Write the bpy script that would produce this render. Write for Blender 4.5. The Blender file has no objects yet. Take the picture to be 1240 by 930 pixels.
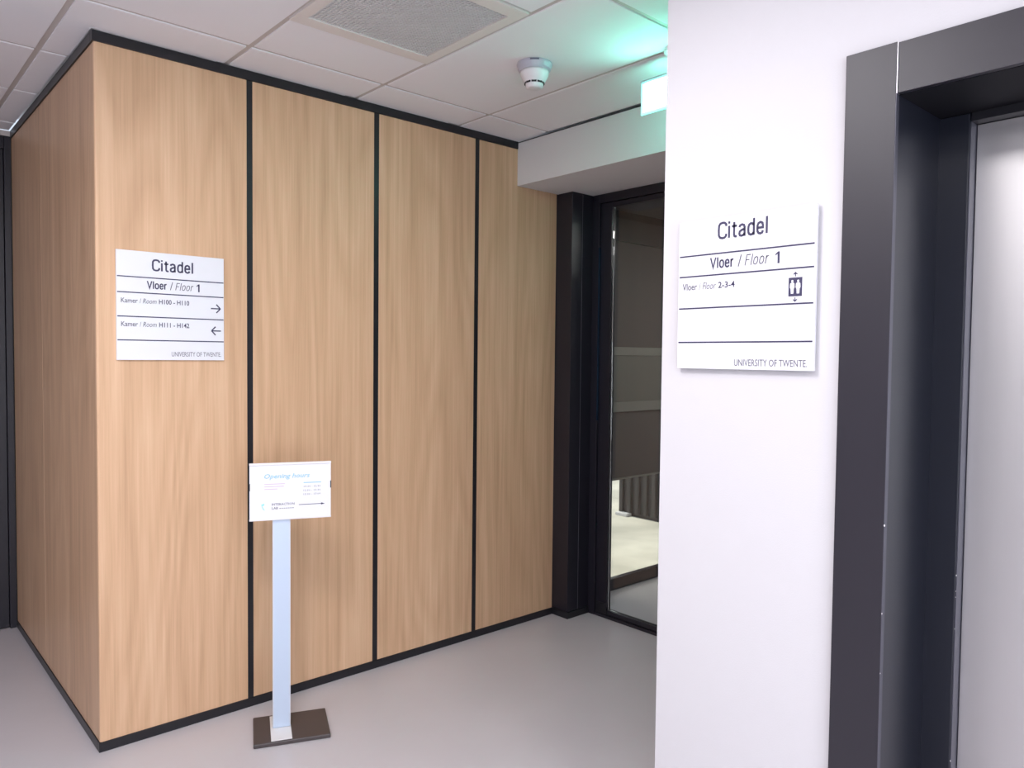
import bpy, bmesh, math, random
from mathutils import Vector, Matrix
random.seed(4)
S = bpy.context.scene
COL = S.collection

# ------------------------------------------------------------------ camera
cd = bpy.data.cameras.new('camera')
cd.sensor_width = 36.0
cd.lens = 917.34 / 1240 * 36.0
cd.clip_start = 0.02
cam = bpy.data.objects.new('camera', cd); COL.objects.link(cam)
yaw, pitch, roll = 0.8416, -0.0367, 0.0103
Fw = Vector((math.cos(pitch) * math.cos(yaw), math.cos(pitch) * math.sin(yaw), math.sin(pitch)))
Rt = Fw.cross(Vector((0, 0, 1))).normalized(); Up = Rt.cross(Fw)
R2 = Rt * math.cos(roll) + Up * math.sin(roll); U2 = Up * math.cos(roll) - Rt * math.sin(roll)
m = Matrix((R2, U2, -Fw)).transposed().to_4x4(); m.translation = Vector((-0.7245, -3.1328, 1.5179))
cam.matrix_world = m
S.camera = cam

# ------------------------------------------------------------------ world, lights, exposure
S.view_settings.view_transform = 'Standard'
S.view_settings.look = 'None'
S.view_settings.gamma = 1
S.view_settings.use_curve_mapping = False
S.view_settings.exposure = 0.2
w = bpy.data.worlds.new('sky'); S.world = w; w.use_nodes = True
w.node_tree.nodes['Background'].inputs[0].default_value = (0.75, 0.85, 1.0, 1)
w.node_tree.nodes['Background'].inputs[1].default_value = 0.9


def lamp(name, loc, aim, sx, sy, power, col, spread=180):
    l = bpy.data.lights.new(name, 'AREA'); l.shape = 'RECTANGLE'; l.size = sx; l.size_y = sy
    l.energy = power; l.color = col; l.spread = math.radians(spread)
    o = bpy.data.objects.new(name, l); COL.objects.link(o); o.location = loc
    o.rotation_euler = Vector(aim).to_track_quat('-Z', 'Y').to_euler()
    return o


sun = bpy.data.lights.new('sun', 'SUN'); sun.energy = 3.6; sun.angle = 0.02; sun.color = (1, 0.93, 0.80)
so = bpy.data.objects.new('sun', sun); COL.objects.link(so)
so.rotation_euler = Vector((0.03, -0.50, -0.86)).to_track_quat('-Z', 'Y').to_euler()
# recessed ceiling luminaires of the lobby (behind and beside the camera)
for (x, y, p) in ((0.187, -1.745, 7), (-0.413, -1.745, 27), (-0.413, -2.945, 12), (-1.613, -1.145, 11), (0.187, -4.745, 26), (-2.213, -3.545, 20)):
    lamp('ceiling_lamp', (x, y, 2.685), (0, 0, -1), 0.55, 0.55, p, (1.0, 0.96, 0.98))
# daylight from the tall windows behind the camera
lamp('window_daylight', (-1.6, -5.6, 1.3), (0.15, 1, 0.22), 3.6, 2.2, 85, (0.86, 0.92, 1.0))
# unseen area light under the porch ceiling, behind the glass door
lamp('porch_area_light', (3.4, -1.1, 2.40), (0, 0, -1), 0.4, 0.4, 9, (1.0, 0.97, 0.92))


# ------------------------------------------------------------------ material helpers
def mat(name, col, rough=0.5, metal=0.0, spec=0.5, bump=0.0, bscale=200, vary=0.0, vscale=3.0,
        emit=None, estr=0.0, coat=0.0):
    M = bpy.data.materials.new(name); M.use_nodes = True
    N = M.node_tree.nodes; L = M.node_tree.links; b = N['Principled BSDF']
    b.inputs['Base Color'].default_value = (*col, 1); b.inputs['Roughness'].default_value = rough
    b.inputs['Metallic'].default_value = metal; b.inputs['Specular IOR Level'].default_value = spec
    b.inputs['Coat Weight'].default_value = coat
    tc = N.new('ShaderNodeTexCoord')
    if vary:
        n = N.new('ShaderNodeTexNoise'); n.inputs['Scale'].default_value = vscale; n.inputs['Detail'].default_value = 5
        L.new(tc.outputs['Object'], n.inputs['Vector'])
        r = N.new('ShaderNodeMapRange'); r.inputs['To Min'].default_value = 1 - vary; r.inputs['To Max'].default_value = 1 + vary
        r.inputs['From Min'].default_value = 0.3; r.inputs['From Max'].default_value = 0.7
        L.new(n.outputs['Fac'], r.inputs['Value'])
        h = N.new('ShaderNodeHueSaturation'); h.inputs['Color'].default_value = (*col, 1)
        L.new(r.outputs[0], h.inputs['Value']); L.new(h.outputs[0], b.inputs['Base Color'])
    if bump:
        n = N.new('ShaderNodeTexNoise'); n.inputs['Scale'].default_value = bscale; n.inputs['Detail'].default_value = 3
        L.new(tc.outputs['Object'], n.inputs['Vector'])
        bp = N.new('ShaderNodeBump'); bp.inputs['Strength'].default_value = bump; bp.inputs['Distance'].default_value = 0.002
        L.new(n.outputs['Fac'], bp.inputs['Height']); L.new(bp.outputs[0], b.inputs['Normal'])
    if emit:
        b.inputs['Emission Color'].default_value = (*emit, 1); b.inputs['Emission Strength'].default_value = estr
    return M


def wood_material():
    M = bpy.data.materials.new('oak_veneer'); M.use_nodes = True
    N = M.node_tree.nodes; L = M.node_tree.links; b = N['Principled BSDF']

    def nd(t, **k):
        n = N.new(t)
        for a, v in k.items(): n.inputs[a].default_value = v
        return n
    tc = N.new('ShaderNodeTexCoord'); oi = N.new('ShaderNodeObjectInfo')
    mu = N.new('ShaderNodeMath'); mu.operation = 'MULTIPLY'; mu.inputs[1].default_value = 37.0
    L.new(oi.outputs['Random'], mu.inputs[0])
    va = N.new('ShaderNodeVectorMath'); va.operation = 'ADD'
    L.new(tc.outputs['Object'], va.inputs[0]); L.new(mu.outputs[0], va.inputs[1])

    def mapped(sc):
        mp = N.new('ShaderNodeMapping'); mp.inputs['Scale'].default_value = sc
        L.new(va.outputs[0], mp.inputs['Vector']); return mp
    # cathedral figure: contour lines of a stretched noise
    m1 = mapped((3.2, 3.2, 0.42)); n1 = nd('ShaderNodeTexNoise', Scale=1.0, Detail=1.5, Roughness=0.45)
    L.new(m1.outputs[0], n1.inputs['Vector'])
    k = N.new('ShaderNodeMath'); k.operation = 'MULTIPLY'; k.inputs[1].default_value = 26.0
    L.new(n1.outputs['Fac'], k.inputs[0])
    fr = N.new('ShaderNodeMath'); fr.operation = 'PINGPONG'; fr.inputs[1].default_value = 1.0
    L.new(k.outputs[0], fr.inputs[0])
    # fine fibres
    m2 = mapped((170, 170, 3.0)); n2 = nd('ShaderNodeTexNoise', Scale=1.0, Detail=4.0, Roughness=0.6)
    L.new(m2.outputs[0], n2.inputs['Vector'])
    # veneer leaves, broad bands
    m3 = mapped((11, 11, 0.25)); n3 = nd('ShaderNodeTexNoise', Scale=1.0, Detail=2.0, Roughness=0.5)
    L.new(m3.outputs[0], n3.inputs['Vector'])
    m4 = mapped((45, 45, 1.1)); n4 = nd('ShaderNodeTexNoise', Scale=1.0, Detail=3.0, Roughness=0.6)
    L.new(m4.outputs[0], n4.inputs['Vector'])

    def mad(src, mulv, addn):
        a = N.new('ShaderNodeMath'); a.operation = 'MULTIPLY_ADD'; a.inputs[1].default_value = mulv
        L.new(src, a.inputs[0])
        if isinstance(addn, (int, float)): a.inputs[2].default_value = addn
        else: L.new(addn, a.inputs[2])
        return a.outputs[0]
    v = mad(fr.outputs[0], 0.11, 0.055)
    v = mad(n2.outputs['Fac'], 0.30, v)
    v = mad(n3.outputs['Fac'], 0.36, v)
    v = mad(n4.outputs['Fac'], 0.42, v)
    cr = N.new('ShaderNodeValToRGB'); e = cr.color_ramp.elements
    e[0].position = 0.38; e[0].color = (0.480, 0.288, 0.168, 1)
    e[1].position = 0.92; e[1].color = (0.770, 0.530, 0.352, 1)
    x = e.new(0.66); x.color = (0.645, 0.410, 0.252, 1)
    L.new(v, cr.inputs[0]); L.new(cr.outputs[0], b.inputs['Base Color'])
    b.inputs['Roughness'].default_value = 0.42; b.inputs['Specular IOR Level'].default_value = 0.4
    bp = N.new('ShaderNodeBump'); bp.inputs['Strength'].default_value = 0.12; bp.inputs['Distance'].default_value = 0.0006
    L.new(n2.outputs['Fac'], bp.inputs['Height']); L.new(bp.outputs[0], b.inputs['Normal'])
    return M


def steel_material():
    M = mat('brushed_steel', (0.66, 0.65, 0.65), 0.44, 1.0)
    N = M.node_tree.nodes; L = M.node_tree.links; b = N['Principled BSDF']
    tc = N.new('ShaderNodeTexCoord'); mp = N.new('ShaderNodeMapping'); mp.inputs['Scale'].default_value = (300, 300, 3)
    n = N.new('ShaderNodeTexNoise'); n.inputs['Scale'].default_value = 1; n.inputs['Detail'].default_value = 3
    L.new(tc.outputs['Object'], mp.inputs[0]); L.new(mp.outputs[0], n.inputs['Vector'])
    r = N.new('ShaderNodeMapRange'); r.inputs['To Min'].default_value = 0.40; r.inputs['To Max'].default_value = 0.50
    L.new(n.outputs['Fac'], r.inputs['Value']); L.new(r.outputs[0], b.inputs['Roughness'])
    return M


def glass_material():
    M = bpy.data.materials.new('clear_glass'); M.use_nodes = True
    b = M.node_tree.nodes['Principled BSDF']
    b.inputs['Base Color'].default_value = (0.92, 0.95, 0.94, 1); b.inputs['Roughness'].default_value = 0.0
    b.inputs['Transmission Weight'].default_value = 1.0; b.inputs['IOR'].default_value = 1.45
    return M


OAK = wood_material()
BLACK = mat('black_trim', (0.012, 0.012, 0.016), 0.35, spec=0.5)
MATB = mat('matt_black', (0.006, 0.006, 0.009), 0.6, spec=0.25)
BLACKP = mat('black_powder_coat', (0.013, 0.012, 0.020), 0.38, bump=0.05, bscale=900)
ANTH = mat('anthracite_enamel', (0.020, 0.018, 0.026), 0.42, bump=0.04, bscale=700)
DEEP = mat('dark_blue_black_enamel', (0.013, 0.015, 0.024), 0.30)
EDGD = mat('dark_metal_edge', (0.10, 0.10, 0.13), 0.35, 0.4)
EDGE = mat('lit_edge_and_joint', (0.30, 0.29, 0.33), 0.3, 0.6)  # pale tone for the column joint and the light line at the lift header
WHITE = mat('white_plaster', (0.635, 0.625, 0.65), 0.75, spec=0.3, bump=0.15, bscale=260)
BULK = mat('grey_white_plaster', (0.70, 0.68, 0.69), 0.8, spec=0.2, bump=0.15, bscale=260)
TILE = mat('mineral_fibre_tile', (0.84, 0.82, 0.845), 0.9, spec=0.1, bump=0.35, bscale=500, vary=0.012, vscale=1.5)
TBAR = mat('beige_grid_bar', (0.55, 0.50, 0.475), 0.6)
LINO = mat('grey_linoleum', (0.54, 0.515, 0.545), 0.36, spec=0.45, bump=0.05, bscale=120, vary=0.03, vscale=2.2)
SIGNW = mat('white_sign_enamel', (0.76, 0.765, 0.81), 0.4)
INK = mat('dark_navy_ink', (0.045, 0.040, 0.095), 0.5)
INKG = mat('soft_grey_ink', (0.12, 0.115, 0.16), 0.5)
INKL = mat('light_grey_ink', (0.17, 0.165, 0.21), 0.5)
BLUE = mat('pale_blue_ink', (0.25, 0.52, 0.85), 0.5)
PINK = mat('pale_pink_ink', (0.60, 0.46, 0.60), 0.5)
CYAN = mat('cyan_ink', (0.30, 0.70, 0.86), 0.5)
POST = mat('silver_anodised_aluminium', (0.52, 0.61, 0.75), 0.42, 0.2)
POSTB = mat('white_coated_steel', (0.74, 0.73, 0.74), 0.45)
BASE = mat('dark_brown_steel', (0.062, 0.050, 0.050), 0.40, bump=0.05, bscale=600)
PLAST = mat('white_plastic', (0.74, 0.72, 0.74), 0.38)
PLASG = mat('grey_lavender_plastic', (0.46, 0.45, 0.52), 0.35)
STEEL = steel_material()
GLASS = glass_material()
VENT = mat('grey_vent_grille', (0.70, 0.70, 0.71), 0.5, 0.2)
VENTD = mat('vent_filter', (0.26, 0.26, 0.265), 0.8)
DUCT = mat('galvanised_duct', (0.42, 0.42, 0.43), 0.4, 0.5)
VENTF = mat('beige_vent_frame', (0.74, 0.69, 0.66), 0.6)
BLIND = mat('dark_roller_blind', (0.115, 0.105, 0.103), 0.85, bump=0.1, bscale=400)
RAIL = mat('grey_rail', (0.24, 0.24, 0.22), 0.6)
RAILD = mat('dark_grey_soffit', (0.10, 0.10, 0.105), 0.7)
PANEL = mat('grey_green_panel', (0.165, 0.165, 0.15), 0.6)
YARD = mat('pale_concrete', (0.60, 0.57, 0.50), 0.9, vary=0.20, vscale=2.2)
CREAM = mat('cream_render', (0.78, 0.75, 0.66), 0.9)
SHED = mat('dark_ribbed_metal', (0.045, 0.042, 0.042), 0.6)
EXITG = mat('exit_green', (0.2, 0.8, 0.6), 0.4, emit=(0.06, 0.95, 0.58), estr=16.0)
EXITW = mat('exit_white', (0.9, 0.9, 0.9), 0.4, emit=(0.42, 1.0, 0.95), estr=15.0)
ACRYL = mat('lit_acrylic_edge', (0.6, 0.9, 0.85), 0.2, emit=(0.25, 0.95, 0.85), estr=1.1)


# ------------------------------------------------------------------ geometry helpers
def box(bm, x0, x1, y0, y1, z0, z1):
    v = [bm.verts.new((x, y, z)) for x in (x0, x1) for y in (y0, y1) for z in (z0, z1)]
    for f in ((0, 1, 3, 2), (4, 6, 7, 5), (0, 4, 5, 1), (2, 3, 7, 6), (0, 2, 6, 4), (1, 5, 7, 3)):
        bm.faces.new([v[i] for i in f])


def obj(name, bm, M, parent=None, bevel=0.0, smooth=False, loc=None, origin=None):
    """link bm as one mesh object; origin moves the object's origin without moving the shape"""
    bmesh.ops.recalc_face_normals(bm, faces=bm.faces)
    if origin is not None:
        bmesh.ops.translate(bm, verts=bm.verts, vec=-Vector(origin)); loc = origin
    me = bpy.data.meshes.new(name); bm.to_mesh(me); bm.free()
    for mm in (M if isinstance(M, (list, tuple)) else [M]): me.materials.append(mm)
    if smooth:
        for p in me.polygons: p.use_smooth = True
    o = bpy.data.objects.new(name, me); COL.objects.link(o)
    if loc is not None: o.location = loc
    if parent: o.parent = parent
    if bevel:
        b = o.modifiers.new('bevel', 'BEVEL'); b.width = bevel; b.segments = 2; b.limit_method = 'ANGLE'
    return o


def bx(name, x0, x1, y0, y1, z0, z1, M, parent=None, bevel=0.0, origin=None):
    bm = bmesh.new(); box(bm, x0, x1, y0, y1, z0, z1)
    return obj(name, bm, M, parent, bevel, origin=origin)


def struct(o, label=None):
    o['kind'] = 'structure'
    if label: o['label'] = label
    return o


def thing(name, label, cat, loc, rz=0.0, group=None):
    o = bpy.data.objects.new(name, None); COL.objects.link(o); o.empty_display_size = 0.1
    o.location = loc; o.rotation_euler = (0, 0, rz); o['label'] = label; o['category'] = cat
    if group: o['group'] = group
    return o


def lathe(bm, prof, n=40, cx=0, cy=0, cz=0):
    rings = []
    for r, z in prof:
        if r < 1e-6: rings.append([bm.verts.new((cx, cy, cz + z))])
        else: rings.append([bm.verts.new((cx + r * math.cos(2 * math.pi * i / n), cy + r * math.sin(2 * math.pi * i / n), cz + z)) for i in range(n)])
    for a, b in zip(rings, rings[1:]):
        for i in range(n):
            j = (i + 1) % n
            if len(a) == 1: bm.faces.new((a[0], b[j], b[i]))
            elif len(b) == 1: bm.faces.new((a[i], a[j], b[0]))
            else: bm.faces.new((a[i], a[j], b[j], b[i]))


def poly_slab(bm, pts, t):
    """outline in local x,z; front at y=0, back at y=t"""
    a = [bm.verts.new((x, 0, z)) for x, z in pts]; b = [bm.verts.new((x, t, z)) for x, z in pts]
    bm.faces.new(a); bm.faces.new(b[::-1])
    for i in range(len(pts)):
        j = (i + 1) % len(pts); bm.faces.new((a[i], b[i], b[j], a[j]))


def text(body, x0, x1, z0, z1, M, parent, y=-0.0006, bold=0.0, shear=0.0, name='lettering', rnd=3):
    """flat lettering fitted into the rectangle x0..x1, z0..z1 of a sign whose front is local y=0"""
    c = bpy.data.curves.new('t', 'FONT'); c.body = body; c.size = 1; c.offset = bold; c.shear = shear
    c.resolution_u = rnd; c.fill_mode = 'FRONT'
    t = bpy.data.objects.new('t', c); COL.objects.link(t)
    bpy.context.view_layer.update()
    dg = bpy.context.evaluated_depsgraph_get()
    me = bpy.data.meshes.new_from_object(t.evaluated_get(dg))
    bpy.data.objects.remove(t); bpy.data.curves.remove(c)
    xs = [v.co.x for v in me.vertices]; ys = [v.co.y for v in me.vertices]
    ax, bx_, ay, by = min(xs), max(xs), min(ys), max(ys)
    for v in me.vertices:
        X = x0 + (v.co.x - ax) / (bx_ - ax) * (x1 - x0); Z = z0 + (v.co.y - ay) / (by - ay) * (z1 - z0)
        v.co = (X, y, Z)
    me.materials.clear(); me.materials.append(M); me.name = name
    o = bpy.data.objects.new(name, me); COL.objects.link(o); o.parent = parent
    return o


H = 2.697
# ------------------------------------------------------------------ structure
bm = bmesh.new(); box(bm, -4.2, 2.42, -6.1, 1.86, -0.08, 0.0); box(bm, 2.42, 4.3, -6.1, 0.104, -0.08, 0.0)
fl = obj('floor', bm, LINO); struct(fl, 'grey linoleum floor')

# oak-clad box: front run along X, side run along Y
wf = struct(bx('wall_front', 0.03, 2.40, 0.022, 0.10, 0.0, H, BLACK), 'oak panelled wall with black joint strips')
wl = struct(bx('wall_left', 0.022, 0.10, 0.10, 1.737, 0.0, H, BLACK), 'short side of the oak panelled wall')
Z0, Z1 = 0.038, 2.657
# corner panel wraps the corner with a small rounded edge
bm = bmesh.new(); box(bm, 0.0, 0.573, 0.0, 0.02, Z0, Z1)
edges = [e for e in bm.edges if all(abs(v.co.x) < 1e-5 and abs(v.co.y) < 1e-5 for v in e.verts)]
bmesh.ops.bevel(bm, geom=edges, offset=0.008, segments=4, affect='EDGES', profile=0.5)
obj('wood_panel', bm, OAK, wf, origin=(0.0, 0.0, 0.0))
for (a, b) in ((0.5985, 1.188), (1.2150, 1.8010), (1.8275, 2.408)):
    bx('wood_panel', a, b, 0.0, 0.02, Z0, Z1, OAK, wf, bevel=0.0012, origin=(a, 0, 0))
for (a, b) in ((0.0215, 0.980), (0.9835, 1.735)):
    bx('wood_panel', 0.0, 0.02, a, b, Z0, Z1, OAK, wl, bevel=0.0010, origin=(0, a, 0))
for (a, b) in ((0.5735, 0.598), (1.1885, 1.2145), (1.8015, 1.827)):
    bx('joint_strip', a, b, -0.0005, 0.0215, Z0, Z1, BLACK, wf)
struct(bx('trim_1', -0.006, 2.098, -0.006, 0.0215, 2.6575, H - 0.001, BLACK, None, bevel=0.001), 'black strip along the top of the oak wall')
struct(bx('trim_2', -0.006, 0.0215, 0.0225, 1.735, 2.6575, H - 0.001, BLACK, None, bevel=0.001))
struct(bx('baseboard_front', -0.004, 2.408, -0.004, 0.0215, 0.0005, 0.0375, BLACK, None, bevel=0.001), 'black baseboard along the oak wall')
struct(bx('baseboard_left', -0.004, 0.0215, 0.0225, 1.735, 0.0005, 0.0375, BLACK, None, bevel=0.001))

# black end wall with a black door at far left
wb = struct(bx('wall_back', -1.5, 0.02, 1.775, 1.85, 0.0, H, BLACK), 'black end wall beyond the oak corner')
bx('frame_post', -0.034, -0.004, 1.737, 1.7745, 0.0, H - 0.03, BLACKP, wb, bevel=0.002)
bx('frame_head', -1.4, -0.0345, 1.737, 1.7745, 2.60, H - 0.03, BLACKP, wb, bevel=0.002)
bx('head_trim', -1.5, -0.0, 1.73, 1.7745, H - 0.0295, H - 0.002, TBAR, wb)
d2 = struct(bx('door_2', -0.95, -0.036, 1.750, 1.7745, 0.006, 2.598, BLACKP, None, bevel=0.002), 'black door leaf at the far left')
struct(bx('wall_corridor', -4.2, -1.5, 1.737, 1.85, 0.0, H, WHITE))

# room shell behind and left of the camera
struct(bx('wall_rear', -4.2, 1.09, -6.1, -6.0, 0.0, H, WHITE))
struct(bx('wall_side', -4.2, -4.1, -6.0, 1.737, 0.0, H, WHITE))

# white wall with the lift opening
XW = 1.092; Y0 = -1.7614; YA, YB = -2.400, -3.40; DX = 1.40
bm = bmesh.new()
box(bm, XW, 1.62, YA, Y0, 0, H + 0.1)
wr = obj('wall_right', bm, WHITE); struct(wr, 'white plaster wall around the lift')
bx('wall_section', XW, 1.62, -6.0, YB, 0, H + 0.1, WHITE, wr)
bx('wall_section', XW, 1.62, YB, YA, 2.20, H + 0.1, WHITE, wr)

# bulkhead over the glass door
bh = struct(bx('wall_bulkhead', 2.099, 2.80, -3.6, -0.0005, 2.4564, H - 0.004, BULK), 'boxed grey-white bulkhead over the glass door')
bx('shadow_gap', 2.0965, 2.0988, -3.6, -0.007, H - 0.0085, H - 0.0042, BLACK, bh)  # black strip put in for the shade between bulkhead and ceiling
# black column between oak wall and glass door
pc = struct(bx('wall_column', 2.4115, 2.66, -0.121, 0.10, 0.0385, 2.4555, BLACKP, None, bevel=0.002), 'black clad column beside the glass door')
bx('column_plinth', 2.407, 2.588, -0.128, 0.10, 0.0005, 0.038, BLACK, pc, bevel=0.001)
bx('cladding_joint', 2.498, 2.500, -0.1215, -0.1205, 0.04, 2.45, EDGE, pc)
struct(bx('wall_outer', 2.42, 2.66, 0.105, 1.85, -0.08, 2.80, BLACKP))
struct(bx('wall_lobby', 1.63, 2.66, -3.7, -3.6, 0, H, WHITE))

# ------------------------------------------------------------------ ceiling with tiles
ce = struct(bx('ceiling', -4.2, 2.9, -6.1, 1.85, H + 0.10, H + 0.20, TILE), 'suspended ceiling of pale square tiles in a beige grid')
XG = [-0.113 + 0.6 * i for i in range(-7, 4)]            # ..., -0.113, 0.487, 1.087, 1.687
YG = [-0.245 + 0.6 * i for i in range(-10, 4)]           # ..., -0.845, -0.245, 0.355, 0.955, 1.555
HT = H - 0.0
# grid bars sit a few millimetres above the tile faces
bm = bmesh.new()
for x in XG: box(bm, x - 0.013, x + 0.013, -6.0, 1.735, HT + 0.005, HT + 0.03)
gb = obj('grid_bar', bm, TBAR, ce); gb['kind'] = 'stuff'
bm = bmesh.new()
for y in YG:
    x1 = -0.008 if y > 0 else 2.098
    box(bm, -4.1, x1, y - 0.011, y + 0.011, HT + 0.0055, HT + 0.029)
gb = obj('grid_bar', bm, TBAR, ce); gb['kind'] = 'stuff'


def tile(x0, x1, y0, y1):
    if x1 - x0 < 0.02 or y1 - y0 < 0.02: return
    g = 0.0105
    bm = bmesh.new(); box(bm, x0 + g, x1 - g, y0 + g, y1 - g, HT, HT + 0.014)
    obj('ceiling_tile', bm, TILE, ce, bevel=0.002)


VX0, VX1, VY0, VY1 = 0.487, 1.077, -1.185, -0.578       # vent footprint
YR = [-6.0] + [y for y in YG if y < -1.40]
for x0, x1 in zip([-4.1] + XG[:7], XG[:8]):             # columns left of the oak box: square tiles
    for y0, y1 in zip([-6.0] + YG, YG + [1.735]):
        tile(x0, x1, y0, y1)
for x0, x1 in zip(XG[7:], XG[8:] + [2.0965]):           # columns in front of the oak box
    for y0, y1 in zip(YR, YR[1:]):
        if x0 > 1.0 and y1 < -1.5: continue             # above the white wall
        tile(x0, x1, y0, y1)
    if abs(x0 - 0.487) < 0.01:
        tile(x0, x1, -1.445, VY0); tile(x0, x1, VY1, -0.245)
    else:
        tile(x0, x1, -1.445, -0.245)
    if x0 > 0: tile(x0, x1, -0.245, -0.001)
# L-shaped tile round the oak corner, then the narrow cut tiles beside the short side
g = 0.0105
bm = bmesh.new()
P = [(-0.113 + g, -0.245 + g), (0.487 - g, -0.245 + g), (0.487 - g, -0.008), (-0.008, -0.008), (-0.008, 0.355 - g), (-0.113 + g, 0.355 - g)]
A = [bm.verts.new((x, y, HT)) for x, y in P]; B = [bm.verts.new((x, y, HT + 0.014)) for x, y in P]
bm.faces.new(A); bm.faces.new(B[::-1])
for i in range(6): bm.faces.new((A[i], B[i], B[(i + 1) % 6], A[(i + 1) % 6]))
obj('ceiling_tile', bm, TILE, ce, bevel=0.002)
for y0, y1 in ((0.355, 0.955), (0.955, 1.555), (1.555, 1.735)): tile(-0.113, -0.0015, y0, y1)

# ceiling vent
vt = thing('ceiling_vent', 'square grey ceiling vent with fine mesh grille and beige frame', 'vent', ((VX0 + VX1) / 2, (VY0 + VY1) / 2, H))
hx, hy = (VX1 - VX0) / 2, (VY1 - VY0) / 2
ix, iy = 0.253, 0.243
bm = bmesh.new()
box(bm, -hx, hx, iy, hy, -0.004, 0.010); box(bm, -hx, hx, -hy, -iy, -0.004, 0.010)
box(bm, -hx, -ix, -iy, iy, -0.004, 0.010); box(bm, ix, hx, -iy, iy, -0.004, 0.010)
obj('frame', bm, VENTF, vt)
bm = bmesh.new(); n = 36
for i in range(n):
    a = -ix + (i + 0.5) * 2 * ix / n; box(bm, a - 0.0022, a + 0.0022, -iy, iy, 0.0, 0.007)
    a = -iy + (i + 0.5) * 2 * iy / n; box(bm, -ix, ix, a - 0.0022, a + 0.0022, 0.0005, 0.0075)
g = obj('grille', bm, VENT, vt); g['kind'] = 'stuff'
bm = bmesh.new(); box(bm, -ix, ix, -iy, iy, 0.075, 0.085)
obj('backing_plate', bm, VENTD, vt)
bm = bmesh.new(); lathe(bm, [(0.11, 0.074), (0.11, 0.03), (0.118, 0.022), (0.126, 0.03), (0.126, 0.074)], 40, 0.10, -0.06, 0)
obj('duct_collar', bm, DUCT, vt, smooth=True)

# smoke detector
sdx, sdy = 1.40, -0.872
sd = thing('smoke_detector', 'round white smoke detector hanging under the ceiling tile', 'smoke detector', (sdx, sdy, H))
bm = bmesh.new(); lathe(bm, [(0, -0.0005), (0.070, -0.0005), (0.072, -0.008), (0.066, -0.026), (0.060, -0.032), (0.0, -0.032)])
obj('mounting_base', bm, PLASG, sd, smooth=False, bevel=0)
bm = bmesh.new(); lathe(bm, [(0.0, -0.032), (0.058, -0.032), (0.058, -0.042), (0.050, -0.060), (0.041, -0.076), (0.036, -0.080), (0.036, -0.086), (0.033, -0.096), (0.022, -0.099), (0, -0.100)])
obj('housing', bm, PLAST, sd, smooth=True)
for k in range(10):
    a = math.radians(36 * k + 8)
    bm = bmesh.new(); box(bm, -0.010, 0.010, -0.0015, 0.0015, -0.004, 0.004)
    o = obj('air_slot', bm, BLACK, sd); o.location = (0.0385 * math.cos(a), 0.0385 * math.sin(a), -0.079); o.rotation_euler = (0, 0, a + math.pi / 2)
bm = bmesh.new(); box(bm, -0.018, 0.018, -0.0012, 0.0012, -0.003, 0.003)
o = obj('label_strip', bm, INKG, sd); a = math.atan2(-2.26, -2.13); o.location = (0.0712 * math.cos(a), 0.0712 * math.sin(a), -0.006); o.rotation_euler = (0, 0, a + math.pi / 2)

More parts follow.
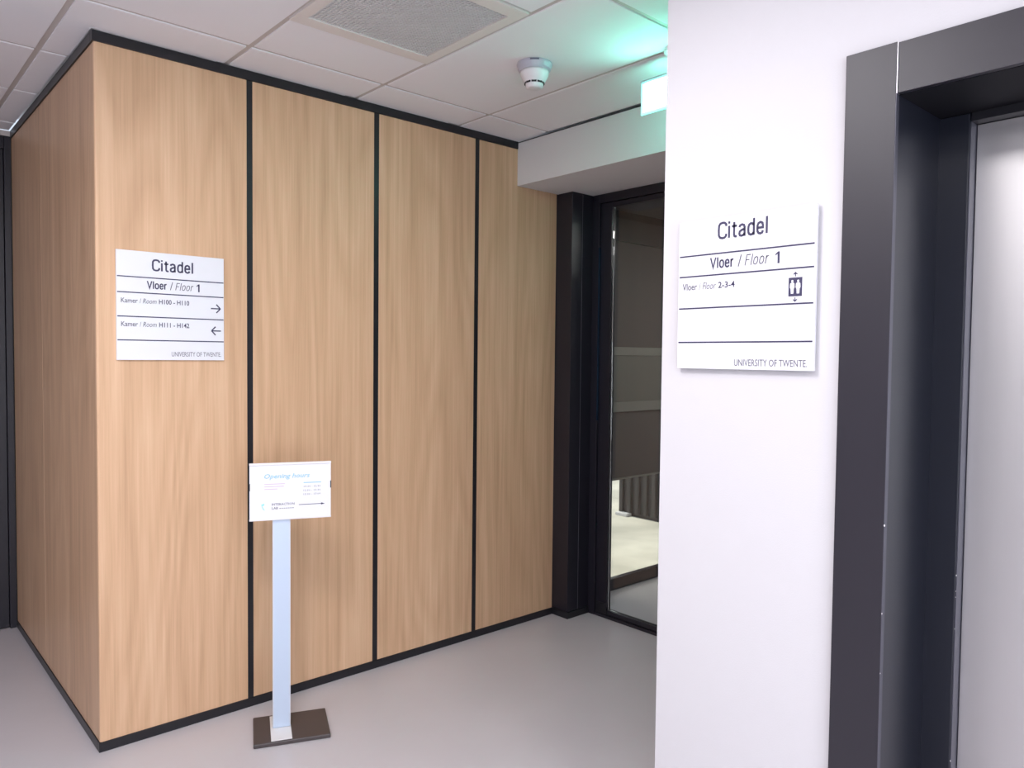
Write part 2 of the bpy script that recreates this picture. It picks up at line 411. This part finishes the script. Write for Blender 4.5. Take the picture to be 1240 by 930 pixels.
# exit sign: hangs under the ceiling, plane parallel to the bulkhead
ex = thing('exit_sign', 'glowing green emergency exit sign hanging at the white wall corner', 'exit sign', (1.70, -1.36, H), 0)
bm = bmesh.new(); lathe(bm, [(0, -0.0005), (0.058, -0.0005), (0.058, -0.014), (0.052, -0.019), (0, -0.019)]); obj('ceiling_plate', bm, PLAST, ex)
bx('bracket', -0.010, 0.010, -0.035, 0.035, -0.0765, -0.0195, PLAST, ex, bevel=0.003)
bx('top_cap', -0.008, 0.008, -0.181, 0.181, -0.0845, -0.077, PLASG, ex, bevel=0.001)
bx('acrylic_plate', -0.004, 0.004, -0.180, 0.180, -0.212, -0.085, ACRYL, ex, bevel=0.001)
for sx in (-1, 1):
    fp = bx('green_panel', min(sx * 0.0042, sx * 0.006), max(sx * 0.0042, sx * 0.006), -0.170, 0.170, -0.204, -0.092, EXITG, ex)
    # white doorway field, running figure and arrow
    bm = bmesh.new()
    a0, a1 = min(sx * 0.0061, sx * 0.0072), max(sx * 0.0061, sx * 0.0072)
    box(bm, a0, a1, 0.045, 0.155, -0.198, -0.092)
    obj('doorway_mark', bm, EXITW, ex)
    bm = bmesh.new()
    Y = -0.02
    lathe(bm, [(0, -0.001), (0.010, -0.001), (0.010, 0.001), (0, 0.001)], 16)
    bmesh.ops.rotate(bm, verts=bm.verts, matrix=Matrix.Rotation(math.pi / 2, 3, 'Y'))
    bmesh.ops.translate(bm, verts=bm.verts, vec=(sx * 0.0066, Y + 0.004, -0.105))
    for (y1, z1, y2, z2, t) in ((0, -.118, -.006, -.150, .011), (-.006, -.150, .018, -.168, .006), (.018, -.168, .014, -.192, .005),
                                (-.006, -.150, -.022, -.172, .006), (-.022, -.172, -.046, -.180, .005),
                                (0, -.120, .026, -.132, .004), (0, -.120, -.022, -.136, .004)):
        d = Vector((0, y2 - y1, z2 - z1)); nn = Vector((0, -d.z, d.y)).normalized() * t
        p1 = Vector((0, Y + y1, z1)); p2 = Vector((0, Y + y2, z2))
        q = [p1 + nn, p2 + nn, p2 - nn, p1 - nn]
        A = [bm.verts.new((a0, v.y, v.z)) for v in q]; B = [bm.verts.new((a1, v.y, v.z)) for v in q]
        bm.faces.new(A); bm.faces.new(B[::-1])
        for i in range(4): bm.faces.new((A[i], B[i], B[(i + 1) % 4], A[(i + 1) % 4]))
    obj('running_figure', bm, EXITW, ex)
    bm = bmesh.new()
    box(bm, a0, a1, -0.125, -0.075, -0.150, -0.140)
    A = [bm.verts.new((a0, y, z)) for y, z in ((-.155, -.145), (-.120, -.122), (-.120, -.168))]
    B = [bm.verts.new((a1, y, z)) for y, z in ((-.155, -.145), (-.120, -.122), (-.120, -.168))]
    bm.faces.new(A); bm.faces.new(B[::-1])
    for i in range(3): bm.faces.new((A[i], B[i], B[(i + 1) % 3], A[(i + 1) % 3]))
    obj('direction_arrow', bm, EXITW, ex)

# ------------------------------------------------------------------ lift portal
# front architrave: left jamb and header, then the deep reveal, inner frame and steel doors
d3 = struct(bx('door_3', 1.076, 1.0915, -2.4120, -2.2955, 0.0, 2.237, ANTH, None, bevel=0.0015), 'dark lift portal with brushed steel doors')
bx('frame_header', 1.0775, 1.0915, -3.41, -2.4145, 2.1215, 2.235, ANTH, d3, bevel=0.0012)
bx('frame_jamb', 1.076, 1.0915, -3.53, -3.4105, 0.0, 2.237, ANTH, d3, bevel=0.0015)
bx('lit_edge_strip', 1.0758, 1.0915, -2.4143, -2.4123, 2.1215, 2.236, EDGE, d3)  # line of light between jamb and header, put in as a pale strip
bx('lit_edge_strip', 1.0758, 1.0915, -2.4128, -2.4121, 0.0, 2.121, EDGD, d3)  # same edge where it catches less light, put in as a darker tone
bx('reveal_panel', 1.0925, 1.343, -2.4120, -2.4005, 0.0, 2.1215, DEEP, d3)
bx('reveal_panel', 1.0925, 1.343, -3.3995, -3.388, 0.0, 2.1215, ANTH, d3)
bx('reveal_soffit', 1.0925, 1.43, -3.399, -2.4125, 2.1205, 2.1990, MATB, d3)
bx('inner_frame', 1.343, 1.43, -2.480, -2.4015, 0.0, 2.120, DEEP, d3, bevel=0.002)
bx('inner_frame', 1.343, 1.43, -3.3985, -3.320, 0.0, 2.120, DEEP, d3, bevel=0.002)
bx('inner_edge', 1.346, 1.43, -2.4825, -2.4805, 0.0, 2.100, EDGD, d3)
bx('inner_header', 1.343, 1.43, -3.3195, -2.4835, 2.100, 2.120, BLACK, d3)
bx('door_leaf', 1.385, 1.405, -2.898, -2.484, 0.006, 2.099, STEEL, d3, bevel=0.001)
bx('door_leaf', 1.385, 1.405, -3.3190, -2.902, 0.006, 2.099, STEEL, d3, bevel=0.001)
bx('shaft_backing', 1.42, 1.60, -3.39, -2.4845, 0.0, 2.12, BLACK, d3)
# paint chips on the two arrises
for (x, y, z, s) in ((1.0750, -2.4135, 1.136, .004), (1.0750, -2.4135, 0.93, .0025), (1.0750, -2.4135, 0.79, .002),
                     (1.3445, -2.4815, 0.985, .003), (1.3445, -2.4815, 0.945, .002), (1.3445, -2.4815, 0.93, .002),
                     (1.3445, -2.4815, 0.85, .002), (1.3445, -2.4815, 0.515, .003)):
    bm = bmesh.new(); bmesh.ops.create_icosphere(bm, subdivisions=1, radius=s * 0.6)
    for v in bm.verts: v.co.z *= 1.0 + random.random(); v.co.x *= 0.3; v.co.y *= 0.8
    o = obj('paint_chip', bm, PLAST, d3); o.location = (x, y, z)

# ------------------------------------------------------------------ glass door, porch, yard
gx = 2.598
d1 = struct(bx('door_1', gx - 0.012, gx + 0.05, -0.172, -0.1215, 0.0, 2.4555, BLACKP, None, bevel=0.002), 'black framed glass door')
bx('frame_head', gx - 0.012, gx + 0.05, -1.40, -0.1725, 2.405, 2.4555, BLACKP, d1, bevel=0.002)
bx('threshold', gx - 0.010, gx + 0.05, -1.40, -0.1725, 0.0, 0.018, BLACKP, d1, bevel=0.002)
bx('frame_post', gx - 0.012, gx + 0.05, -1.444, -1.4005, 0.0, 2.4555, BLACKP, d1, bevel=0.002)
bx('door_stile', gx, gx + 0.042, -0.256, -0.1745, 0.020, 2.403, BLACKP, d1, bevel=0.002)
bx('door_stile', gx, gx + 0.042, -1.398, -1.32, 0.020, 2.403, BLACKP, d1, bevel=0.002)
bx('door_rail', gx, gx + 0.042, -1.3195, -0.2565, 2.375, 2.403, BLACKP, d1, bevel=0.002)
bx('door_rail', gx, gx + 0.042, -1.3195, -0.2565, 0.020, 0.045, BLACKP, d1, bevel=0.002)
bx('kick_cap', gx - 0.004, gx - 0.0005, -0.262, -0.176, 0.020, 0.085, BLACK, d1)
bx('glazing_bead', gx - 0.003, gx - 0.0005, -0.2590, -0.2565, 0.10, 2.36, BLACKP, d1)
bx('rebate', gx + 0.0425, gx + 0.05, -0.20, -0.1725, 0.0, 2.40, BLACKP, d1)
bx('hinge_pin', gx - 0.016, gx - 0.004, -0.178, -0.1725, 1.15, 2.15, mat('blue_black_metal', (0.03, 0.06, 0.11), 0.25, 0.6), d1)
bx('glass_pane', gx + 0.016, gx + 0.024, -1.319, -0.257, 0.046, 2.374, GLASS, d1)
struct(bx('wall_porch', gx - 0.01, gx + 0.06, -3.6, -1.445, 0.0, 2.4555, WHITE))
struct(bx('wall_porch', 4.2, 4.3, -3.6, 0.10, -0.08, 2.6, WHITE))
struct(bx('wall_porch', 2.66, 4.2, -3.7, -3.6, 0.0, 2.6, WHITE))
struct(bx('ceiling_porch', 2.801, 4.2, -3.6, 0.10, 2.456, 2.60, RAILD))

# window wall of the porch: bottom rail, clear glazing, dark blind lowered to z=.72
win = struct(bx('window_1', 2.661, 4.199, 0.06, 0.105, 0.0, 0.075, BLACKP, None, bevel=0.002), 'porch window with a dark blind let down')
bx('frame_head', 2.801, 4.199, 0.06, 0.105, 2.38, 2.4555, BLACKP, win)
bx('frame_post', 2.662, 2.72, 0.06, 0.105, 0.0755, 2.379, BLACKP, win)
bx('frame_post', 4.15, 4.199, 0.06, 0.105, 0.0755, 2.379, BLACKP, win)
bx('glass_pane', 2.7205, 4.1495, 0.085, 0.092, 0.076, 2.379, GLASS, win)
bx('blind_cassette', 2.7205, 4.1495, 0.030, 0.058, 2.258, 2.40, mat('dark_cassette', (0.05, 0.05, 0.052), 0.5), win)
bx('blind', 2.73, 4.14, 0.052, 0.056, 0.735, 2.2575, BLIND, win)
bx('blind_bottom_bar', 2.73, 4.14, 0.048, 0.059, 0.722, 0.7345, RAIL, win, bevel=0.002)
bx('crossbar', 2.7205, 4.1495, 0.040, 0.0515, 1.530, 1.584, RAIL, win, bevel=0.002)
bx('crossbar', 2.7205, 4.1495, 0.040, 0.0515, 1.165, 1.228, RAIL, win, bevel=0.002)
bx('infill_panel', 2.7205, 4.1495, 0.045, 0.0515, 1.2285, 1.5295, PANEL, win)

struct(bx('ground_yard', 2.66, 16, 0.105, 14, -0.10, -0.01, YARD), 'pale sunlit paving outside')
struct(bx('wall_yard', 2.66, 15.9, 11.0, 11.3, -0.01, 4.5, CREAM))
struct(bx('wall_yard', 12.0, 12.3, 0.12, 10.99, -0.01, 4.5, CREAM))
sh = thing('metal_shed', 'dark ribbed metal shed in the bright yard, below the blind', 'shed', (4.95, 1.66, -0.01))
bx('wall_sheet', 0.03, 1.4, -1.45, 0.0, 0.05, 2.3, SHED, sh)
for k in range(15):
    y = -0.02 - k * 0.098
    bm = bmesh.new(); box(bm, 0.0, 0.0295, y - 0.045, y, 0.03, 2.3)
    obj('rib', bm, SHED, sh, bevel=0.008)
bx('roof_sheet', -0.04, 1.45, -1.50, 0.04, 2.301, 2.34, SHED, sh)
bx('floor_skid', 0.03, 1.4, -1.45, 0.0, 0.0, 0.0495, BLACK, sh)
bx('corner_foot', -0.05, 0.028, -0.16, -0.02, 0.0005, 0.0295, PLAST, sh, bevel=0.004)

# ------------------------------------------------------------------ signs
def rule(sg, x0, x1, z, t=0.0042):
    bx('rule_line', x0, x1, -0.0006, -0.0001, z - t / 2, z + t / 2, INK, sg)


GL = {  # condensed sans glyphs: width, strokes (cap height 1, x-height .74)
 'C': (.56, [[(.54, .74), (.53, .86), (.44, .95), (.30, .97), (.15, .93), (.07, .80), (.055, .5), (.07, .2), (.15, .07), (.30, .03), (.44, .05), (.53, .15), (.54, .28)]]),
 'i': (.16, [[(.08, 0), (.08, .73)], [(.08, .86), (.08, 1.0)]]),
 't': (.34, [[(.15, .92), (.15, .16), (.18, .06), (.26, .035), (.33, .045)], [(.01, .68), (.32, .68)]]),
 'a': (.46, [[(.06, .55), (.09, .66), (.22, .71), (.34, .66), (.38, .54), (.38, 0)], [(.38, .44), (.20, .38), (.08, .30), (.055, .18), (.09, .07), (.20, .035), (.31, .07), (.38, .17)]]),
 'd': (.47, [[(.40, 0), (.40, 1.0)], [(.40, .58), (.32, .68), (.22, .705), (.12, .65), (.07, .52), (.06, .36), (.07, .20), (.12, .08), (.22, .035), (.32, .06), (.40, .16)]]),
 'e': (.45, [[(.07, .38), (.39, .38), (.39, .50), (.36, .64), (.24, .705), (.12, .65), (.065, .52), (.055, .36), (.07, .18), (.13, .07), (.24, .035), (.35, .08), (.39, .20)]]),
 'l': (.16, [[(.08, 0), (.08, 1.0)]]),
 'V': (.58, [[(.03, 1.0), (.29, .04), (.55, 1.0)]]),
 'o': (.48, [[(.24, .705), (.12, .65), (.065, .52), (.055, .37), (.065, .22), (.12, .09), (.24, .035), (.36, .09), (.415, .22), (.425, .37), (.415, .52), (.36, .65), (.24, .705), (.12, .65)]]),
 'r': (.32, [[(.08, 0), (.08, .73)], [(.08, .50), (.13, .63), (.21, .69), (.31, .69)]]),
 'F': (.48, [[(.08, 0), (.08, .95), (.46, .95)], [(.08, .50), (.42, .50)]]),
 '/': (.40, [[(.02, -.04), (.36, 1.04)]]),
}


def script(body, x0, x1, z0, z1, M, parent, wt=0.12, slant=0.0, y=-0.0006):
    """condensed lettering drawn as even strokes, fitted into x0..x1 with cap height z0..z1"""
    adv = 0.09; tot = sum(GL[c][0] for c in body) + adv * (len(body) - 1)
    h = z1 - z0; k = (x1 - x0) / tot; hw = wt * h / 2
    bm = bmesh.new(); cx = 0
    for c in body:
        wdt, strokes = GL[c]
        for st in strokes:
            P = [Vector((x0 + (cx + px_) * k + slant * pz_ * h, z0 + pz_ * h)) for px_, pz_ in st]
            Lp, Rp = [], []
            for i, p in enumerate(P):
                d0 = (P[i] - P[i - 1]).normalized() if i else None
                d1 = (P[i + 1] - P[i]).normalized() if i < len(P) - 1 else None
                a = d0 or d1; b = d1 or d0
                n0 = Vector((-a.y, a.x)); n1 = Vector((-b.y, b.x)); mm = (n0 + n1).normalized()
                q = hw / max(0.35, mm.dot(n0))
                Lp.append(bm.verts.new((p.x + mm.x * q, y, p.y + mm.y * q))); Rp.append(bm.verts.new((p.x - mm.x * q, y, p.y - mm.y * q)))
            for i in range(len(P) - 1): bm.faces.new((Lp[i], Lp[i + 1], Rp[i + 1], Rp[i]))
        cx += wdt + adv
    return obj('lettering', bm, M, parent)


def one(sg, x0, x1, z0, z1):
    """the bold figure 1 of the floor line, with its flag"""
    w, h = x1 - x0, z1 - z0
    bm = bmesh.new()
    P = [(x0 + .52 * w, z0), (x1, z0), (x1, z1), (x0 + .62 * w, z1), (x0, z1 - .20 * h), (x0, z1 - .34 * h), (x0 + .52 * w, z1 - .20 * h)]
    bm.faces.new([bm.verts.new((x, -0.0006, z)) for x, z in P])
    obj('lettering', bm, INK, sg)


def arrow(sg, xa, xb, z, hh=0.017, t=0.0048, M=INK, name='arrow'):
    """open-headed arrow from xa to xb at height z on local y=0"""
    s = 1 if xb > xa else -1
    bm = bmesh.new()
    box(bm, min(xa, xb - s * t * .7), max(xa, xb - s * t * .7), -0.0007, -0.0001, z - t / 2, z + t / 2)
    for q in (1, -1):
        p1 = Vector((xb, 0, z)); p2 = Vector((xb - s * hh * 0.95, 0, z + q * hh))
        d = (p2 - p1).normalized(); nn = Vector((-d.z, 0, d.x)) * (t / 2)
        P = [p1 + nn, p2 + nn, p2 - nn, p1 - nn]
        A = [bm.verts.new((v.x, -0.00075, v.z)) for v in P]; B = [bm.verts.new((v.x, -0.0001, v.z)) for v in P]
        bm.faces.new(A); bm.faces.new(B[::-1])
        for i in range(4): bm.faces.new((A[i], B[i], B[(i + 1) % 4], A[(i + 1) % 4]))
    obj(name, bm, M, sg)


# left sign: local origin at its lower left front corner
LS = thing('direction_sign', 'white square room direction sign with two arrows on the oak wall', 'sign', (0.067, -0.010, 1.4885))
bx('board', 0, 0.405, 0.0, 0.0095, 0.0, 0.4165, SIGNW, LS, bevel=0.001)
zz = lambda z: z - 1.4885
script('Citadel', 0.127, 0.283, zz(1.834), zz(1.877), INK, LS, 0.15)
script('Vloer', 0.109, 0.181, zz(1.764), zz(1.793), INK, LS, 0.16)
script('/', 0.194, 0.204, zz(1.764), zz(1.793), INKG, LS, 0.10)
script('Floor', 0.212, 0.279, zz(1.764), zz(1.793), INKG, LS, 0.09, 0.2)
one(LS, 0.295, 0.307, zz(1.762), zz(1.793))
for k, (zl, rng) in enumerate(((1.706, 'H100 - H110'), (1.6165, 'H111 - H142'))):
    text('Kamer', 0.016, 0.075, zz(zl), zz(zl + 0.0185), INKG, LS, bold=0.008)
    text('/', 0.082, 0.087, zz(zl), zz(zl + 0.0185), INKG, LS)
    text('Room', 0.093, 0.143, zz(zl), zz(zl + 0.0185), INKG, LS, shear=0.25)
    text(rng, 0.152, 0.266, zz(zl), zz(zl + 0.0185), INK, LS, bold=0.014)
for z in (1.8055, 1.746, 1.6545, 1.5645): rule(LS, 0.003, 0.403, zz(z))
arrow(LS, 0.352, 0.390, zz(1.699)); arrow(LS, 0.392, 0.354, zz(1.6085))
text('UNIVERSITY OF TWENTE.', 0.198, 0.392, zz(1.503), zz(1.521), INKG, LS, bold=0.0)

# right sign on the white wall: local x runs toward the camera (-Y)
RS = thing('lift_sign', 'white square floor sign with lift pictogram on the white wall', 'sign', (1.0745, -1.828, 1.4885), -math.pi / 2)
bx('board', 0, 0.406, 0.0, 0.010, 0.0, 0.412, SIGNW, RS, bevel=0.001)
bx('wall_spacer', 0.02, 0.386, 0.0105, 0.0170, 0.02, 0.39, SIGNW, RS)
script('Citadel', 0.127, 0.276, zz(1.842), zz(1.886), INK, RS, 0.14)
script('Vloer', 0.105, 0.177, zz(1.764), zz(1.793), INK, RS, 0.15)
script('/', 0.191, 0.201, zz(1.764), zz(1.793), INKG, RS, 0.10)
script('Floor', 0.209, 0.277, zz(1.764), zz(1.793), INKG, RS, 0.09, 0.2)
one(RS, 0.298, 0.310, zz(1.762), zz(1.792))
text('Vloer', 0.015, 0.063, zz(1.708), zz(1.727), INKG, RS, bold=0.008)
text('/', 0.070, 0.075, zz(1.708), zz(1.727), INKL, RS)
text('Floor', 0.081, 0.124, zz(1.708), zz(1.727), INKL, RS, shear=0.25)
text('2-3-4', 0.131, 0.182, zz(1.709), zz(1.726), INK, RS, bold=0.014)
for z in (1.8035, 1.746, 1.657, 1.562): rule(RS, 0.004, 0.402, zz(z), 0.0040)
text('UNIVERSITY OF TWENTE.', 0.185, 0.390, zz(1.498), zz(1.516), INKG, RS, bold=0.0)
# lift pictogram
pxc = 0.354; pz = zz(1.7)
lp = bx('lift_pictogram', pxc - 0.018, pxc + 0.018, -0.0008, -0.0001, pz - 0.0245, pz + 0.0225, INK, RS)
for s in (-1, 1):
    bm = bmesh.new(); c = pxc + s * 0.0078
    hd = [(c + 0.0030 * math.cos(a * math.pi / 6), pz + 0.0135 + 0.0032 * math.sin(a * math.pi / 6)) for a in range(12)]
    f = [bm.verts.new((x, -0.0012, z)) for x, z in hd]; bm.faces.new(f)
    body = [(-.0026, .0100), (.0026, .0100), (.0058, .0075), (.0064, -.0020), (.0042, -.0060), (.0034, -.0180), (-.0034, -.0180), (-.0042, -.0060), (-.0064, -.0020), (-.0058, .0075)]
    f = [bm.verts.new((c + x, -0.0012, pz + z)) for x, z in body]; bm.faces.new(f)
    obj('figure_mark', bm, SIGNW, lp)
for s in (-1, 1):
    bm = bmesh.new(); z0 = pz - 0.001 + s * 0.026; z1 = pz - 0.001 + s * 0.038
    box(bm, pxc - 0.0010, pxc + 0.0010, -0.0007, -0.0001, min(z0, z1 - s * .002), max(z0, z1 - s * .002))
    pts = [(pxc, z1), (pxc - 0.0068, z1 - s * 0.0068), (pxc - 0.0045, z1 - s * 0.0072), (pxc, z1 - s * 0.0050), (pxc + 0.0045, z1 - s * 0.0072), (pxc + 0.0068, z1 - s * 0.0068)]
    bm.faces.new([bm.verts.new((x, -0.0008, z)) for x, z in pts])
    obj('arrow', bm, INK, RS)

# ------------------------------------------------------------------ sign stand
ST = thing('sign_stand', 'silver floor stand holding white opening hours sign on a dark base', 'sign stand', (0.625, -0.304, 0.0), math.radians(-22.5))
bx('base_plate', -0.145, 0.145, -0.117, 0.117, 0.0005, 0.0175, BASE, ST, bevel=0.004)
px = -0.037
bx('foot_plate', px - 0.043, px + 0.036, -0.112, 0.100, 0.0180, 0.0205, POSTB, ST, bevel=0.0008)
bx('post', px - 0.0345, px + 0.0345, -0.012, 0.012, 0.0210, 0.885, POST, ST, bevel=0.003)
# grooves down the edge of the extrusion
bx('post_groove', px - 0.0335, px - 0.0315, -0.0128, -0.0123, 0.03, 0.86, PLAST, ST)
bx('post_groove', px + 0.0315, px + 0.0335, -0.0128, -0.0123, 0.03, 0.86, PLAST, ST)
# sign holder, its own little frame: local front y=0
HB = bpy.data.objects.new('sign_holder', bpy.data.meshes.new('sign_holder')); COL.objects.link(HB); HB.parent = ST
bm = bmesh.new(); box(bm, 0, 0.310, 0.0, 0.006, 0, 0.224); bm.to_mesh(HB.data); bm.free(); HB.data.materials.append(SIGNW)
HB.location = (-0.157, -0.0195, 0.863)
bx('top_channel', -0.001, 0.311, -0.003, 0.0058, 0.2165, 0.2255, PLAST, HB, bevel=0.0012)
bx('bottom_channel', -0.001, 0.311, -0.003, 0.0058, -0.0015, 0.005, PLAST, HB, bevel=0.0012)
bx('side_clip', -0.0020, 0.0022, -0.002, 0.0065, 0.118, 0.146, BLACK, HB)
bx('side_clip', 0.3078, 0.3120, -0.002, 0.0065, 0.118, 0.146, BLACK, HB)
text('Opening hours', 0.055, 0.228, 0.158, 0.182, BLUE, HB, bold=0.01, shear=0.25, rnd=2)
for k, wd in enumerate((0.078, 0.074, 0.050)):
    bx('print_line', 0.055, 0.055 + wd, -0.0005, -0.0001, 0.1405 - k * 0.010, 0.1430 - k * 0.010, PINK, HB)
bx('print_line', 0.204, 0.272, -0.0005, -0.0001, 0.1410, 0.1440, BLUE, HB)
for k, tx in enumerate(('09:00 - 12:30', '12:30 - 13:30', '13:30 - 17:00')):
    text(tx, 0.204, 0.270, 0.1235 - k * 0.0155, 0.1305 - k * 0.0155, INKL, HB, rnd=1)
text('INTERACTION', 0.083, 0.169, 0.056, 0.0655, INKG, HB, rnd=1, bold=0.01)
text('LAB', 0.083, 0.107, 0.041, 0.0505, INKG, HB, rnd=1, bold=0.01)
for k in range(7): bx('print_line', 0.112 + k * 0.0082, 0.117 + k * 0.0082, -0.0005, -0.0001, 0.0425, 0.0455, INKL, HB)
bm = bmesh.new()
for pts in (((.043, .062), (.055, .066), (.055, .060), (.048, .055)), ((.043, .060), (.049, .053), (.057, .038), (.050, .042))):
    bm.faces.new([bm.verts.new((x, -0.0006, z)) for x, z in pts])
obj('logo_mark', bm, CYAN, HB)
bm = bmesh.new(); box(bm, 0.186, 0.274, -0.0007, -0.0001, 0.0540, 0.0562)
bm.faces.new([bm.verts.new((x, -0.0008, z)) for x, z in ((0.287, 0.0551), (0.272, 0.0595), (0.272, 0.0507))])
obj('long_arrow', bm, INK, HB)
